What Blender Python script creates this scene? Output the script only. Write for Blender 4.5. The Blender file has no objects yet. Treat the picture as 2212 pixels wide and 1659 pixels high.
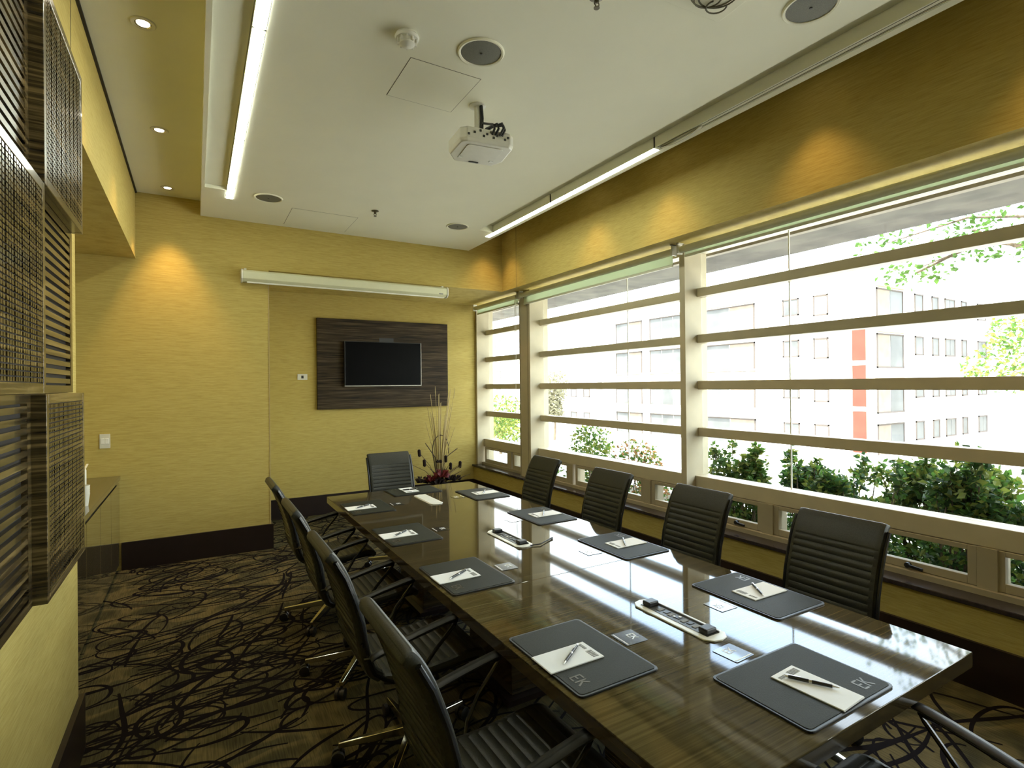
import bpy, bmesh, math, random
from mathutils import Vector, Matrix
random.seed(7)
PI = math.pi
S = bpy.context.scene
COL = S.collection

# ------------------------------------------------------------------ camera
HC = 1.65
def camera():
    f = 1162.33
    yaw, pit, rol = math.radians(30.427), math.radians(.143), math.radians(-.573)
    cy, sy = math.cos(yaw), math.sin(yaw)
    F = Vector((sy*math.cos(pit), cy*math.cos(pit), math.sin(pit)))
    Rt = Vector((cy, -sy, 0)); U = Rt.cross(F)
    c, s = math.cos(rol), math.sin(rol)
    r = c*Rt + s*U; u = -s*Rt + c*U
    cam = bpy.data.cameras.new('camera'); cam.sensor_width = 36; cam.sensor_fit = 'HORIZONTAL'
    cam.lens = f/2212*36; cam.clip_start = .02; cam.clip_end = 400
    o = bpy.data.objects.new('camera', cam); COL.objects.link(o)
    m = Matrix.Identity(4)
    for i in range(3):
        m[i][0], m[i][1], m[i][2] = r[i], u[i], -F[i]
    m[2][3] = HC
    o.matrix_world = m
    S.camera = o
camera()

# ------------------------------------------------------------------ sky, sun, exposure
W = bpy.data.worlds.new('sky'); S.world = W; W.use_nodes = True
wn = W.node_tree; wn.nodes.clear()
sky = wn.nodes.new('ShaderNodeTexSky'); sky.sky_type = 'NISHITA'; sky.sun_disc = False
sky.sun_elevation = math.radians(62); sky.sun_rotation = math.radians(-100)
sky.air_density = 1.3; sky.dust_density = 2.5; sky.ozone_density = 1.2
bgn = wn.nodes.new('ShaderNodeBackground'); bgn.inputs['Strength'].default_value = 1.2
wo = wn.nodes.new('ShaderNodeOutputWorld')
# broken white cloud over the whole sky
wtc = wn.nodes.new('ShaderNodeTexCoord'); wno = wn.nodes.new('ShaderNodeTexNoise'); wno.inputs['Scale'].default_value = 2.2; wno.inputs['Detail'].default_value = 5
wrm = wn.nodes.new('ShaderNodeValToRGB'); wrm.color_ramp.elements[0].position = .36; wrm.color_ramp.elements[1].position = .62
wrm.color_ramp.elements[0].color = (.25, .25, .25, 1); wrm.color_ramp.elements[1].color = (.9, .9, .9, 1)
wmx = wn.nodes.new('ShaderNodeMix'); wmx.data_type = 'RGBA'; wmx.inputs[7].default_value = (2.6, 2.62, 2.55, 1)
wn.links.new(wtc.outputs['Generated'], wno.inputs['Vector']); wn.links.new(wno.outputs[0], wrm.inputs[0]); wn.links.new(wrm.outputs[0], wmx.inputs[0])
wn.links.new(sky.outputs[0], wmx.inputs[6]); wn.links.new(wmx.outputs[2], bgn.inputs[0]); wn.links.new(bgn.outputs[0], wo.inputs[0])
sl = bpy.data.lights.new('sun', 'SUN'); sl.energy = 7; sl.angle = math.radians(1); sl.color = (1, .95, .86)
so = bpy.data.objects.new('sun', sl); COL.objects.link(so)
so.rotation_euler = Vector((.45, .12, -.88)).to_track_quat('-Z', 'Y').to_euler()
so.location = (-20, -4, 30)
VS = S.view_settings
VS.view_transform = 'Standard'; VS.look = 'None'; VS.gamma = 1; VS.use_curve_mapping = False
VS.exposure = 1.65
STRIP_E = 13.0
SPOT_E = 10.0

# ------------------------------------------------------------------ materials
MATS = {}
def nt(name):
    m = bpy.data.materials.new(name); m.use_nodes = True
    n = m.node_tree
    return m, n, n.nodes['Principled BSDF']
def setp(b, col=None, rough=None, metal=None, spec=None, coat=None, coat_r=None):
    if col is not None: b.inputs['Base Color'].default_value = (*col, 1)
    if rough is not None: b.inputs['Roughness'].default_value = rough
    if metal is not None: b.inputs['Metallic'].default_value = metal
    if spec is not None: b.inputs['Specular IOR Level'].default_value = spec
    if coat is not None: b.inputs['Coat Weight'].default_value = coat
    if coat_r is not None: b.inputs['Coat Roughness'].default_value = coat_r
def plain(name, col, rough=.5, metal=0, spec=.5, vary=.06, scale=30, bump=0, coat=0):
    """one colour with a faint procedural mottle"""
    m, n, b = nt(name); setp(b, col, rough, metal, spec, coat, .05)
    g = n.nodes.new('ShaderNodeTexCoord'); t = n.nodes.new('ShaderNodeTexNoise')
    t.inputs['Scale'].default_value = scale; t.inputs['Detail'].default_value = 3
    n.links.new(g.outputs['Object'], t.inputs['Vector'])
    r = ramp(n, t.outputs[0], [(.3, tuple(c*(1-vary) for c in col)), (.7, tuple(min(1, c*(1+vary)) for c in col))])
    n.links.new(r, b.inputs['Base Color'])
    if bump:
        bp = n.nodes.new('ShaderNodeBump'); bp.inputs['Strength'].default_value = bump; bp.inputs['Distance'].default_value = .002
        n.links.new(t.outputs[0], bp.inputs['Height']); n.links.new(bp.outputs[0], b.inputs['Normal'])
    MATS[name] = m
    return m
def ramp(n, src, stops):
    r = n.nodes.new('ShaderNodeValToRGB')
    e = r.color_ramp.elements
    while len(e) < len(stops): e.new(.5)
    for q, (p, c) in zip(e, stops):
        q.position = p; q.color = (*c, 1)
    n.links.new(src, r.inputs[0])
    return r.outputs[0]
def streaks(n, scale, detail=4, rough=.6, dist=0, loc=(0, 0, 0)):
    g = n.nodes.new('ShaderNodeNewGeometry'); mp = n.nodes.new('ShaderNodeMapping')
    mp.inputs['Scale'].default_value = scale; mp.inputs['Location'].default_value = loc
    t = n.nodes.new('ShaderNodeTexNoise'); t.inputs['Scale'].default_value = 1; t.inputs['Detail'].default_value = detail
    t.inputs['Roughness'].default_value = rough; t.inputs['Distortion'].default_value = dist
    n.links.new(g.outputs['Position'], mp.inputs[0]); n.links.new(mp.outputs[0], t.inputs['Vector'])
    return t.outputs[0]
def math_n(n, op, a, b=None):
    q = n.nodes.new('ShaderNodeMath'); q.operation = op
    for i, v in enumerate((a, b)):
        if v is None: continue
        if isinstance(v, (int, float)): q.inputs[i].default_value = v
        else: n.links.new(v, q.inputs[i])
    return q.outputs[0]
def mixc(n, fac, a, b, mode='MIX'):
    q = n.nodes.new('ShaderNodeMix'); q.data_type = 'RGBA'; q.blend_type = mode
    for k, v in ((0, fac), (6, a), (7, b)):
        if isinstance(v, (int, float)): q.inputs[k].default_value = v
        elif isinstance(v, tuple): q.inputs[k].default_value = (*v, 1)
        else: n.links.new(v, q.inputs[k])
    return q.outputs[2]

def m_wallpaper():
    m, n, b = nt('wallpaper'); setp(b, rough=.75, spec=.2)
    s = streaks(n, (9, 9, 170), 4, .65)
    c = ramp(n, s, [(.25, (.38, .285, .072)), (.5, (.47, .37, .110)), (.75, (.54, .44, .15))])
    n.links.new(c, b.inputs['Base Color'])
    bp = n.nodes.new('ShaderNodeBump'); bp.inputs['Strength'].default_value = .25; bp.inputs['Distance'].default_value = .002
    n.links.new(s, bp.inputs['Height']); n.links.new(bp.outputs[0], b.inputs['Normal'])
    MATS['wallpaper'] = m
m_wallpaper()
def m_zebra(name, scale, dark, mid, light, rough=.22, coat=.5, dist=.3, spec=.5):
    m, n, b = nt(name); setp(b, rough=rough, coat=coat, coat_r=.05, spec=spec)
    s = streaks(n, scale, 5, .55, dist)
    s2 = streaks(n, tuple(q*.35 for q in scale), 2, .5, .2, (3, 1, 7))
    a = math_n(n, 'ADD', math_n(n, 'MULTIPLY', s, .7), math_n(n, 'MULTIPLY', s2, .3))
    c = ramp(n, a, [(.38, dark), (.5, mid), (.62, light)])
    n.links.new(c, b.inputs['Base Color'])
    MATS[name] = m
m_zebra('zebrano', (2.2, 2.2, 75), (.014, .010, .006), (.060, .042, .017), (.22, .155, .062), .25, .3)
m_zebra('tv_board_wood', (2.5, 2.5, 70), (.012, .008, .006), (.040, .027, .014), (.085, .06, .032), .5, 0, .3, .15)
m_zebra('table_wood', (1.6, 120, 60), (.038, .029, .0125), (.060, .046, .020), (.086, .067, .030), .045, 0, .05, .36)
m_zebra('table_edge_wood', (2, 2, 60), (.024, .017, .008), (.045, .033, .015), (.07, .053, .025), .15, .6)
m_zebra('credenza_wood', (60, 60, 2.2), (.05, .038, .017), (.088, .067, .031), (.13, .1, .048), .08, .9)
m_zebra('credenza_top_wood', (55, 1.6, 55), (.035, .026, .013), (.075, .058, .03), (.125, .1, .055), .15, .3)
plain('louver_back', (.008, .006, .005), .6)
plain('ceiling_paint', (.80, .79, .645), .85, 0, .2, .015, 3)
plain('trough_paint', (.74, .73, .61), .8, 0, .2, .015, 3)
plain('baseboard_dark', (.016, .009, .007), .38, 0, .4, .1, 12)
plain('sill_stone', (.035, .026, .026), .16, 0, .5, .25, 40)
plain('window_metal', (.47, .415, .285), .5, .0, .3, .04, 8)
plain('sash_metal', (.34, .295, .20), .5, .0, .3, .04, 8)
plain('blind_tube', (.66, .67, .55), .45, .2, .5, .03, 10)
plain('white_plastic', (.68, .67, .58), .4, 0, .5, .02, 20)
plain('screen_case', (.62, .62, .42), .4, 0, .5, .02, 10)
plain('projector_white', (.62, .61, .52), .4, 0, .5, .02, 20)
plain('black_plastic', (.012, .012, .012), .4, 0, .5, .1, 30)
plain('leather_black', (.034, .034, .026), .40, 0, .3, .2, 180, .25)
plain('rail_black', (.017, .017, .018), .25, .3, .5, .05, 20)
plain('arm_black', (.020, .020, .019), .42, 0, .3, .1, 60)
plain('chrome', (.62, .58, .46), .14, 1, .5, .02, 10)
plain('blotter_leather', (.030, .031, .021), .6, 0, .14, .15, 260, .3)
plain('blotter_edge', (.010, .011, .011), .4, 0, .5, .1, 60)
plain('logo_foil', (.075, .062, .032), .4, .4)
plain('paper', (.86, .87, .87), .7, 0, .3, .01, 10)
plain('print_grey', (.20, .20, .19), .7)
plain('pen_black', (.012, .012, .013), .22, 0, .5)
plain('pen_silver', (.62, .62, .62), .25, .9)
plain('card_print', (.018, .020, .022), .15, 0, .5, .05, 30, 0, .6)
plain('card_white', (.75, .75, .72), .4)
plain('power_white', (.82, .82, .76), .35, 0, .5, .01, 20)
plain('power_dark', (.045, .045, .036), .4, 0, .5, .1, 60)
plain('speaker_mesh', (.15, .15, .12), .6, 0, .3, .3, 400)
plain('tv_frame', (.30, .29, .25), .35, .6)
plain('tv_screen', (.001, .001, .0013), .3, 0, .05)
plain('cable_black', (.01, .01, .01), .5)
plain('sprinkler_brass', (.10, .085, .05), .35, .7)
plain('gap_dark', (.12, .11, .07), .8)
plain('vase_glaze', (.05, .035, .02), .3)
plain('stem_tan', (.42, .32, .13), .7)
plain('stem_dark', (.06, .04, .02), .7)
plain('cattail', (.018, .010, .008), .8, 0, .2, .3, 200)
plain('bloom_red', (.13, .012, .012), .6, 0, .3, .3, 60)
plain('concrete', (.085, .076, .06), .8, 0, .3, .5, 4)
plain('concrete_lit', (.28, .25, .2), .8, 0, .3, .1, 5)  # paler copy of the concrete, with light put into the colour
plain('facade_white', (.80, .78, .74), .85, 0, .2, .03, 1)
plain('facade_beige', (.34, .25, .17), .85, 0, .2, .05, 1)
plain('facade_red', (.17, .03, .02), .8, 0, .2, .1, 1)
plain('facade_glass', (.085, .088, .088), .5, 0, .08, .2, .6)
plain('facade_curtain', (.15, .12, .095), .8, 0, .2, .1, 2)
plain('facade_frame', (.07, .06, .055), .7, 0, .1)
plain('bounce_paving', (.40, .39, .36), .9)  # pale ground colour, lightened to throw sun up to the ceiling
plain('soil', (.05, .04, .03), .9)
plain('bark', (.10, .075, .05), .85, 0, .2, .3, 30)
plain('leaf_green', (.055, .115, .02), .5, 0, .25, .5, 9)
plain('leaf_deep', (.025, .058, .016), .5, 0, .25, .5, 9)
plain('leaf_yellow', (.15, .18, .03), .5, 0, .4, .4, 9)
plain('leaf_rust', (.26, .13, .05), .55, 0, .4, .4, 9)
plain('leaf_dusty', (.20, .19, .12), .6, 0, .3, .4, 3)

def m_leaf_translucent(name):
    m = MATS[name]; n = m.node_tree; b = n.nodes['Principled BSDF']; out = n.nodes['Material Output']
    t = n.nodes.new('ShaderNodeBsdfTranslucent'); mx = n.nodes.new('ShaderNodeMixShader'); mx.inputs[0].default_value = .45
    src = b.inputs['Base Color'].links[0].from_socket
    n.links.new(src, t.inputs[0]); n.links.new(b.outputs[0], mx.inputs[1]); n.links.new(t.outputs[0], mx.inputs[2])
    n.links.new(mx.outputs[0], out.inputs[0])
for q in ('leaf_green', 'leaf_deep', 'leaf_yellow', 'leaf_rust', 'leaf_dusty'): m_leaf_translucent(q)

def m_carpet():
    m, n, b = nt('carpet'); setp(b, rough=.95, spec=.08)
    patch = streaks(n, (2.6, 4.0, 1), 0, .5, 1.2, (2, 11, 5))
    base = ramp(n, patch, [(.34, (.058, .052, .026)), (.44, (.088, .074, .033)), (.50, (.125, .101, .044)), (.60, (.145, .116, .05)), (.66, (.08, .070, .035))])
    rib = streaks(n, (170, 8, 1), 1, .5, 0)
    base = mixc(n, .5, base, ramp(n, rib, [(.35, (.25, .25, .25)), (.62, (1, .98, .9))]), 'MULTIPLY')
    n.links.new(base, b.inputs['Base Color'])
    bp = n.nodes.new('ShaderNodeBump'); bp.inputs['Strength'].default_value = .5; bp.inputs['Distance'].default_value = .004
    n.links.new(rib, bp.inputs['Height']); n.links.new(bp.outputs[0], b.inputs['Normal'])
    MATS['carpet'] = m
m_carpet()
def m_glass():
    m = bpy.data.materials.new('window_glass'); m.use_nodes = True; n = m.node_tree; n.nodes.clear()
    o = n.nodes.new('ShaderNodeOutputMaterial'); t = n.nodes.new('ShaderNodeBsdfTransparent'); t.inputs[0].default_value = (.96, .98, .96, 1)
    g = n.nodes.new('ShaderNodeBsdfGlossy'); g.inputs['Roughness'].default_value = .02
    fr = n.nodes.new('ShaderNodeLayerWeight'); fr.inputs[0].default_value = .5
    mx = n.nodes.new('ShaderNodeMixShader')
    n.links.new(math_n(n, 'ADD', math_n(n, 'MULTIPLY', math_n(n, 'POWER', fr.outputs['Facing'], 5), .8), .025), mx.inputs[0]); n.links.new(t.outputs[0], mx.inputs[1]); n.links.new(g.outputs[0], mx.inputs[2]); n.links.new(mx.outputs[0], o.inputs[0])
    MATS['window_glass'] = m
    m = bpy.data.materials.new('blind_fabric'); m.use_nodes = True; n = m.node_tree; n.nodes.clear()
    o = n.nodes.new('ShaderNodeOutputMaterial'); d = n.nodes.new('ShaderNodeBsdfDiffuse'); d.inputs[0].default_value = (.75, .8, .65, 1)
    t = n.nodes.new('ShaderNodeBsdfTranslucent'); t.inputs[0].default_value = (.75, .83, .68, 1)
    mx = n.nodes.new('ShaderNodeMixShader'); mx.inputs[0].default_value = .5
    n.links.new(d.outputs[0], mx.inputs[1]); n.links.new(t.outputs[0], mx.inputs[2]); n.links.new(mx.outputs[0], o.inputs[0])
    MATS['blind_fabric'] = m
m_glass()
def m_emit(name, col, e):
    m = bpy.data.materials.new(name); m.use_nodes = True; n = m.node_tree; n.nodes.clear()
    o = n.nodes.new('ShaderNodeOutputMaterial'); q = n.nodes.new('ShaderNodeEmission')
    q.inputs[0].default_value = (*col, 1); q.inputs[1].default_value = e; n.links.new(q.outputs[0], o.inputs[0]); MATS[name] = m
m_emit('tube_glow', (.95, 1, .86), STRIP_E)
m_emit('bulb_glow', (1, .88, .68), 6)

# ------------------------------------------------------------------ mesh helpers
class MB:
    def __init__(s): s.v = []; s.f = []; s.mi = []; s.cur = 0
    def add(s, vs, fs):
        k = len(s.v); s.v += [tuple(q) for q in vs]
        for f in fs: s.f.append(tuple(i+k for i in f)); s.mi.append(s.cur)
        return s
    def box(s, x0, x1, y0, y1, z0, z1):
        vs = [(x, y, z) for z in (z0, z1) for y in (y0, y1) for x in (x0, x1)]
        return s.add(vs, [(0, 2, 3, 1), (4, 5, 7, 6), (0, 1, 5, 4), (2, 6, 7, 3), (0, 4, 6, 2), (1, 3, 7, 5)])
    def obox(s, c, size, M=None):
        hx, hy, hz = (q/2 for q in size); M = M or Matrix.Identity(3); c = Vector(c)
        vs = [c + M @ Vector((x, y, z)) for z in (-hz, hz) for y in (-hy, hy) for x in (-hx, hx)]
        return s.add(vs, [(0, 2, 3, 1), (4, 5, 7, 6), (0, 1, 5, 4), (2, 6, 7, 3), (0, 4, 6, 2), (1, 3, 7, 5)])
    def bar(s, p, q, w, h, up=(0, 0, 1)):
        p, q = Vector(p), Vector(q); d = (q-p); L = d.length; d.normalize(); u = Vector(up)
        if abs(d.dot(u)) > .98: u = Vector((1, 0, 0))
        sd = u.cross(d).normalized(); u = d.cross(sd)
        M = Matrix((d, sd, u)).transposed()
        return s.obox((p+q)/2, (L, w, h), M)
    def tube(s, pts, r, n=8, caps=True):
        pts = [Vector(p) for p in pts]; rs = r if isinstance(r, (list, tuple)) else [r]*len(pts)
        base = len(s.v); prev = None
        for i, p in enumerate(pts):
            d = (pts[min(i+1, len(pts)-1)] - pts[max(i-1, 0)])
            if d.length < 1e-9: d = Vector((0, 0, 1))
            d.normalize()
            a = prev - d*prev.dot(d) if prev is not None else d.orthogonal()
            if a.length < 1e-6: a = d.orthogonal()
            a.normalize(); prev = a; b = d.cross(a)
            for k in range(n):
                t = 2*PI*k/n; s.v.append(tuple(p + rs[i]*(math.cos(t)*a + math.sin(t)*b)))
        for i in range(len(pts)-1):
            for k in range(n):
                s.f.append((base+i*n+k, base+i*n+(k+1) % n, base+(i+1)*n+(k+1) % n, base+(i+1)*n+k)); s.mi.append(s.cur)
        if caps:
            s.f.append(tuple(base+k for k in range(n))[::-1]); s.mi.append(s.cur)
            e = base+(len(pts)-1)*n; s.f.append(tuple(e+k for k in range(n))); s.mi.append(s.cur)
        return s
    def lathe(s, prof, n=24, c=(0, 0, 0), M=None, caps=True):
        M = M or Matrix.Identity(3); c = Vector(c); base = len(s.v)
        for (r, z) in prof:
            for k in range(n):
                t = 2*PI*k/n; s.v.append(tuple(c + M @ Vector((r*math.cos(t), r*math.sin(t), z))))
        for i in range(len(prof)-1):
            for k in range(n):
                s.f.append((base+i*n+k, base+i*n+(k+1) % n, base+(i+1)*n+(k+1) % n, base+(i+1)*n+k)); s.mi.append(s.cur)
        if caps and prof[0][0] > 1e-6: s.f.append(tuple(base+k for k in range(n))[::-1]); s.mi.append(s.cur)
        if caps and prof[-1][0] > 1e-6:
            e = base+(len(prof)-1)*n; s.f.append(tuple(e+k for k in range(n))); s.mi.append(s.cur)
        return s
    def prism(s, poly, z0, z1):
        k = len(poly)
        vs = [(x, y, z0) for x, y in poly] + [(x, y, z1) for x, y in poly]
        return s.add(vs, [tuple(range(k))[::-1], tuple(range(k, 2*k))] + [(i, (i+1) % k, k+(i+1) % k, k+i) for i in range(k)])
    def mesh(s, name, *mats):
        me = bpy.data.meshes.new(name); me.from_pydata(s.v, [], s.f)
        for m in mats: me.materials.append(MATS[m])
        if len(mats) > 1: me.polygons.foreach_set('material_index', s.mi)
        bm = bmesh.new(); bm.from_mesh(me); bmesh.ops.recalc_face_normals(bm, faces=bm.faces); bm.to_mesh(me); bm.free()
        me.update()
        return me
    def build(s, name, mat, parent=None, loc=(0, 0, 0), smooth=False, bevel=0, seg=2):
        mats = mat if isinstance(mat, (tuple, list)) else (mat,)
        me = s.mesh(name, *mats)
        o = bpy.data.objects.new(name, me); COL.objects.link(o); o.location = loc
        if parent: o.parent = parent
        if smooth:
            me.polygons.foreach_set('use_smooth', [True]*len(me.polygons))
            md = None
            try: me.set_sharp_from_angle(angle=math.radians(40))
            except Exception: pass
        if bevel:
            md = o.modifiers.new('bevel', 'BEVEL'); md.width = bevel; md.segments = seg; md.limit_method = 'ANGLE'
        return o
def tag(o, label, cat, group=None):
    o['label'] = label; o['category'] = cat
    if group: o['group'] = group
    return o
def thing(name, label, cat, loc=(0, 0, 0), rz=0, group=None):
    o = bpy.data.objects.new(name, None); COL.objects.link(o); o.empty_display_size = .05
    o.location = loc; o.rotation_euler = (0, 0, rz)
    return tag(o, label, cat, group)
def struct(o, label=None):
    o['kind'] = 'structure'
    if label: o['label'] = label
    return o
def dup(root, loc, rz, label, group=None):
    r = root.copy(); COL.objects.link(r); r.location = loc; r.rotation_euler = (0, 0, rz); r['label'] = label
    if group: r['group'] = group
    for ch in root.children:
        c = ch.copy(); COL.objects.link(c); c.parent = r
        for g in ch.children:
            d = g.copy(); COL.objects.link(d); d.parent = c
    return r
def rect(r, w, h, n=4, cx=0, cy=0):
    """rounded rectangle outline"""
    pts = []
    for i, (sx, sy) in enumerate(((1, 1), (-1, 1), (-1, -1), (1, -1))):
        for k in range(n+1):
            t = PI/2*i + PI/2*k/n
            pts.append((cx + sx*(w/2-r) + r*math.cos(t), cy + sy*(h/2-r) + r*math.sin(t)))
    return pts

# ------------------------------------------------------------------ room shell
YF, YN, YB = 6.05, 7.30, -2.5          # column face, niche back wall, wall behind the camera
XL, XR, XW = -.473, 3.42, 3.65         # bulkhead faces, window line
ZS, ZC, ZB = 3.48, 3.335, 2.86         # high ceiling, dropped ceiling, bulkhead bottom
XREC = -1.25
floor = struct(MB().box(-1.6, 4.0, YB-.2, 7.6, -.25, 0).build('floor', 'carpet'), 'dark brown carpet with black swirling loops')
plain('carpet_black', (.009, .007, .007), .95, 0, .05)
def swirls():
    rn = random.Random(21); m = MB(); lim = lambda p: -1.3 < p[0] < 3.59 and YB < p[1] < YN
    def ribbon(pts, w):
        n = len(pts); k = len(m.v); z = .0006 + rn.random()*.0008
        for i, p in enumerate(pts):
            q0, q1 = pts[max(i-1, 0)], pts[min(i+1, n-1)]; d = Vector((q1[0]-q0[0], q1[1]-q0[1])).normalized()
            h = w/2*(.35+.65*math.sin(PI*(.08+.84*i/(n-1))))
            m.v += [(p[0]-d.y*h, p[1]+d.x*h, z), (p[0]+d.y*h, p[1]-d.x*h, z)]
        for i in range(n-1):
            m.f.append((k+2*i, k+2*i+1, k+2*i+3, k+2*i+2)); m.mi.append(0)
    N = 1350
    for i in range(N):
        cx, cy = rn.uniform(-.6, 3.55), rn.uniform(-.6, 7.25); th = rn.gauss(.25, .5)
        c, s_ = math.cos(th), math.sin(th); w = rn.uniform(.010, .027)
        if i % 5 < 2:
            a, b_ = rn.uniform(.08, .30), rn.uniform(.04, .15); t0 = rn.uniform(0, 2*PI); sp = rn.uniform(3.6, 6.6); dr = rn.uniform(-.25, .25)
            pts = []
            for k in range(27):
                t = t0+sp*k/26; q = 1+dr*k/26; x, y = a*q*math.cos(t), b_*q*math.sin(t); pts.append((cx+c*x-s_*y, cy+s_*x+c*y))
        else:
            L = rn.uniform(.3, 1.0); cu = rn.uniform(-1.6, 1.6); wv = rn.uniform(-.03, .03)
            pts = []
            for k in range(15):
                u = (k/14-.5)*L; y = cu*u*u*.5+wv*math.sin(u*9); pts.append((cx+c*u-s_*y, cy+s_*u+c*y))
        if all(lim(p) for p in pts): ribbon(pts, w)
    o = m.build('carpet_swirls', 'carpet_black', floor); o['kind'] = 'stuff'
swirls()
# ceilings
ZT = 3.61
um = MB(); um.box(-1.6, 2.945, YB-.2, 7.6, ZS, ZS+.25); um.box(2.945, 4.0, YB-.2, 7.6, ZT, ZS+.25)
up = struct(um.build('ceiling', 'ceiling_paint'), 'white painted ceiling with dropped centre panel')
dc = MB()
dc.box(.05, .075, YB, YF, ZC, ZS)
dc.box(.075, .235, 5.17, YF, ZC, ZS); dc.box(.235, .30, 5.385, YF, ZC, ZS)
dc.box(.30, 2.66, YB, YF, ZC, ZS)
dc.box(2.66, 2.83, 5.2, YF, ZC, ZS); dc.box(2.83, 2.895, 5.395, YF, ZC, ZS)
dc.box(2.895, 2.945, YB, YF, ZC, ZS)
dc.build('dropped_ceiling', 'ceiling_paint', up)
tr = MB()
tr.box(.075, .235, YB, 5.17, ZC+.03, ZS-.001); tr.box(2.66, 2.83, YB, 5.2, ZC+.075, ZS-.001)
tr.build('light_trough', 'trough_paint', up)
# shadow line along the left bulkhead
MB().box(XL-.002, XL+.014, YB, YF, ZS-.012, ZS).build('shadow_gap', 'louver_back', up)
# walls
wl = MB()
wl.box(XREC-.3, XL, YB, 3.13, 0, ZS)                      # partition with the panels
wl.box(XREC-.3, XREC, 3.13, YF+.2, 0, ZS)                 # back of the recess
wl.box(XREC, XL, 3.13, YF, ZB, ZS)                        # bulkhead over the recess
wall_left = struct(wl.build('wall_left', 'wallpaper'), 'gold grasscloth partition and bulkhead')
MB().box(XL-.004, XL+.0015, 3.064, 3.068, ZB, ZS-.012).build('panel_seam', 'gap_dark', wall_left)
wf = MB()
wf.box(XREC, .655, YF, YN+.2, 0, ZS)
wf.box(.655, 2.945, YF, YN+.2, ZB, ZS); wf.box(2.945, 4.0, YF, YN+.2, ZB, ZT)
wf.box(.655, 3.93, YN, YN+.25, 0, ZB)
wall_far = struct(wf.build('wall_far', 'wallpaper'), 'gold grasscloth wall with television niche')
MB().box(.648, .657, YF-.004, YF+.004, .25, 2.70).build('corner_bead', 'stem_tan', wall_far)
wr = MB()
wr.box(XR, 4.0, YB, YF, ZB, ZT)
wr.box(3.60, 3.98, YB, YN, 0, .44)
wall_right = struct(wr.build('wall_right', 'wallpaper'), 'gold grasscloth bulkhead and low wall under the windows')
MB().box(XR-.0015, XR+.004, 5.69, 5.694, ZB, ZT).build('panel_seam', 'gap_dark', wall_right)
struct(MB().box(-1.6, 4.0, YB-.2, YB, 0, ZT).build('wall_back', 'wallpaper'), 'gold grasscloth wall behind the table')
# baseboards
b = MB(); b.box(XL, XL+.022, YB, 3.13, 0, .25); b.box(XL-.5, XL+.022, 3.13, 3.152, 0, .25)
struct(b.build('baseboard_left', 'baseboard_dark'), 'tall dark brown baseboard')
b = MB(); b.box(-.595, .677, YF-.022, YF, 0, .25); b.box(.655, .677, YF, YN, 0, .25); b.box(.677, 3.60, YN-.022, YN, 0, .25)
struct(b.build('baseboard_far', 'baseboard_dark'), 'tall dark brown baseboard')
struct(MB().box(3.578, 3.60, YB, YN-.022, 0, .25).build('baseboard_right', 'baseboard_dark'), 'tall dark brown baseboard under windows')
struct(MB().box(3.575, 3.80, YB, YN, .44, .468).build('trim_1', 'sill_stone', bevel=.004), 'dark polished window sill')

# ------------------------------------------------------------------ windows
TZ = [(2.41, 2.485), (2.005, 2.078), (1.597, 1.673), (1.187, 1.264)]
def window(idx, y0, y1, joint, sashes, handles, label):
    w = bpy.data.objects.new('window_%d' % idx, None); COL.objects.link(w); w.location = (XW, (y0+y1)/2, .468); struct(w, label)
    L = lambda m, name, mat, par=w, **k: m.build(name, mat, par, loc=(0, 0, 0), **k)
    ox, oy, oz = w.location
    def B(x0, x1, a, c, z0, z1): return MB().box(x0-ox, x1-ox, a-oy, c-oy, z0-oz, z1-oz)
    for z0, z1 in TZ:
        L(B(3.80, 3.90, y0, y1, z0, z1), 'transom', 'window_metal', bevel=.004)
    L(B(3.76, 3.92, y0, y1, .728, .846), 'transom', 'window_metal', bevel=.005)
    L(B(3.80, 3.92, y0, y1, 2.80, ZB), 'head_rail', 'window_metal')
    L(B(3.72, 3.92, y0, y1, .468, .50), 'bottom_rail', 'sash_metal')
    rows = [(.846, TZ[3][0]), (TZ[3][1], TZ[2][0]), (TZ[2][1], TZ[1][0]), (TZ[1][1], TZ[0][0]), (TZ[0][1], 2.80)]
    cuts = [y0] + ([joint] if joint else []) + [y1]
    for z0, z1 in rows:
        for a, c in zip(cuts[:-1], cuts[1:]):
            L(B(3.855, 3.861, a+.002, c-.002, z0, z1), 'pane', 'window_glass')
        if joint: L(B(3.853, 3.863, joint-.004, joint+.004, z0, z1), 'glass_joint', 'white_plastic')  # joint strip coloured white for the reflection it catches
    for k, (a, c) in enumerate(sashes):
        if k: L(B(3.74, 3.92, sashes[k-1][0]-.09, sashes[k-1][0], .50, .728), 'mullion', 'sash_metal') if sashes[k-1][0] > c else L(B(3.74, 3.92, c, c+.001, .5, .728), 'mullion', 'sash_metal')
        fr = MB(); t = .048
        for bx in ((a+.004, a+t, .503, .725), (c-t, c-.004, .503, .725), (a+t, c-t, .503, .503+t), (a+t, c-t, .725-.03, .725)):
            fr.box(3.755-ox, 3.80-ox, bx[0]-oy, bx[1]-oy, bx[2]-oz, bx[3]-oz)
        sf = L(fr, 'sash', 'sash_metal', bevel=.003)
        B(3.775, 3.780, a+t, c-t, .503+t, .695).build('pane', 'window_glass', sf)
    for hy in handles:
        h = MB(); h.lathe([(0, 0), (.018, 0), (.016, .022), (0, .026)], 12, (3.755-ox, hy-oy, .528-oz), Matrix.Rotation(-PI/2, 3, 'Y'))
        h.bar((3.735-ox, hy-oy, .528-oz), (3.728-ox, hy-.085-oy, .522-oz), .012, .016)
        L(h, 'handle', 'black_plastic', smooth=True)
    return w
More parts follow.
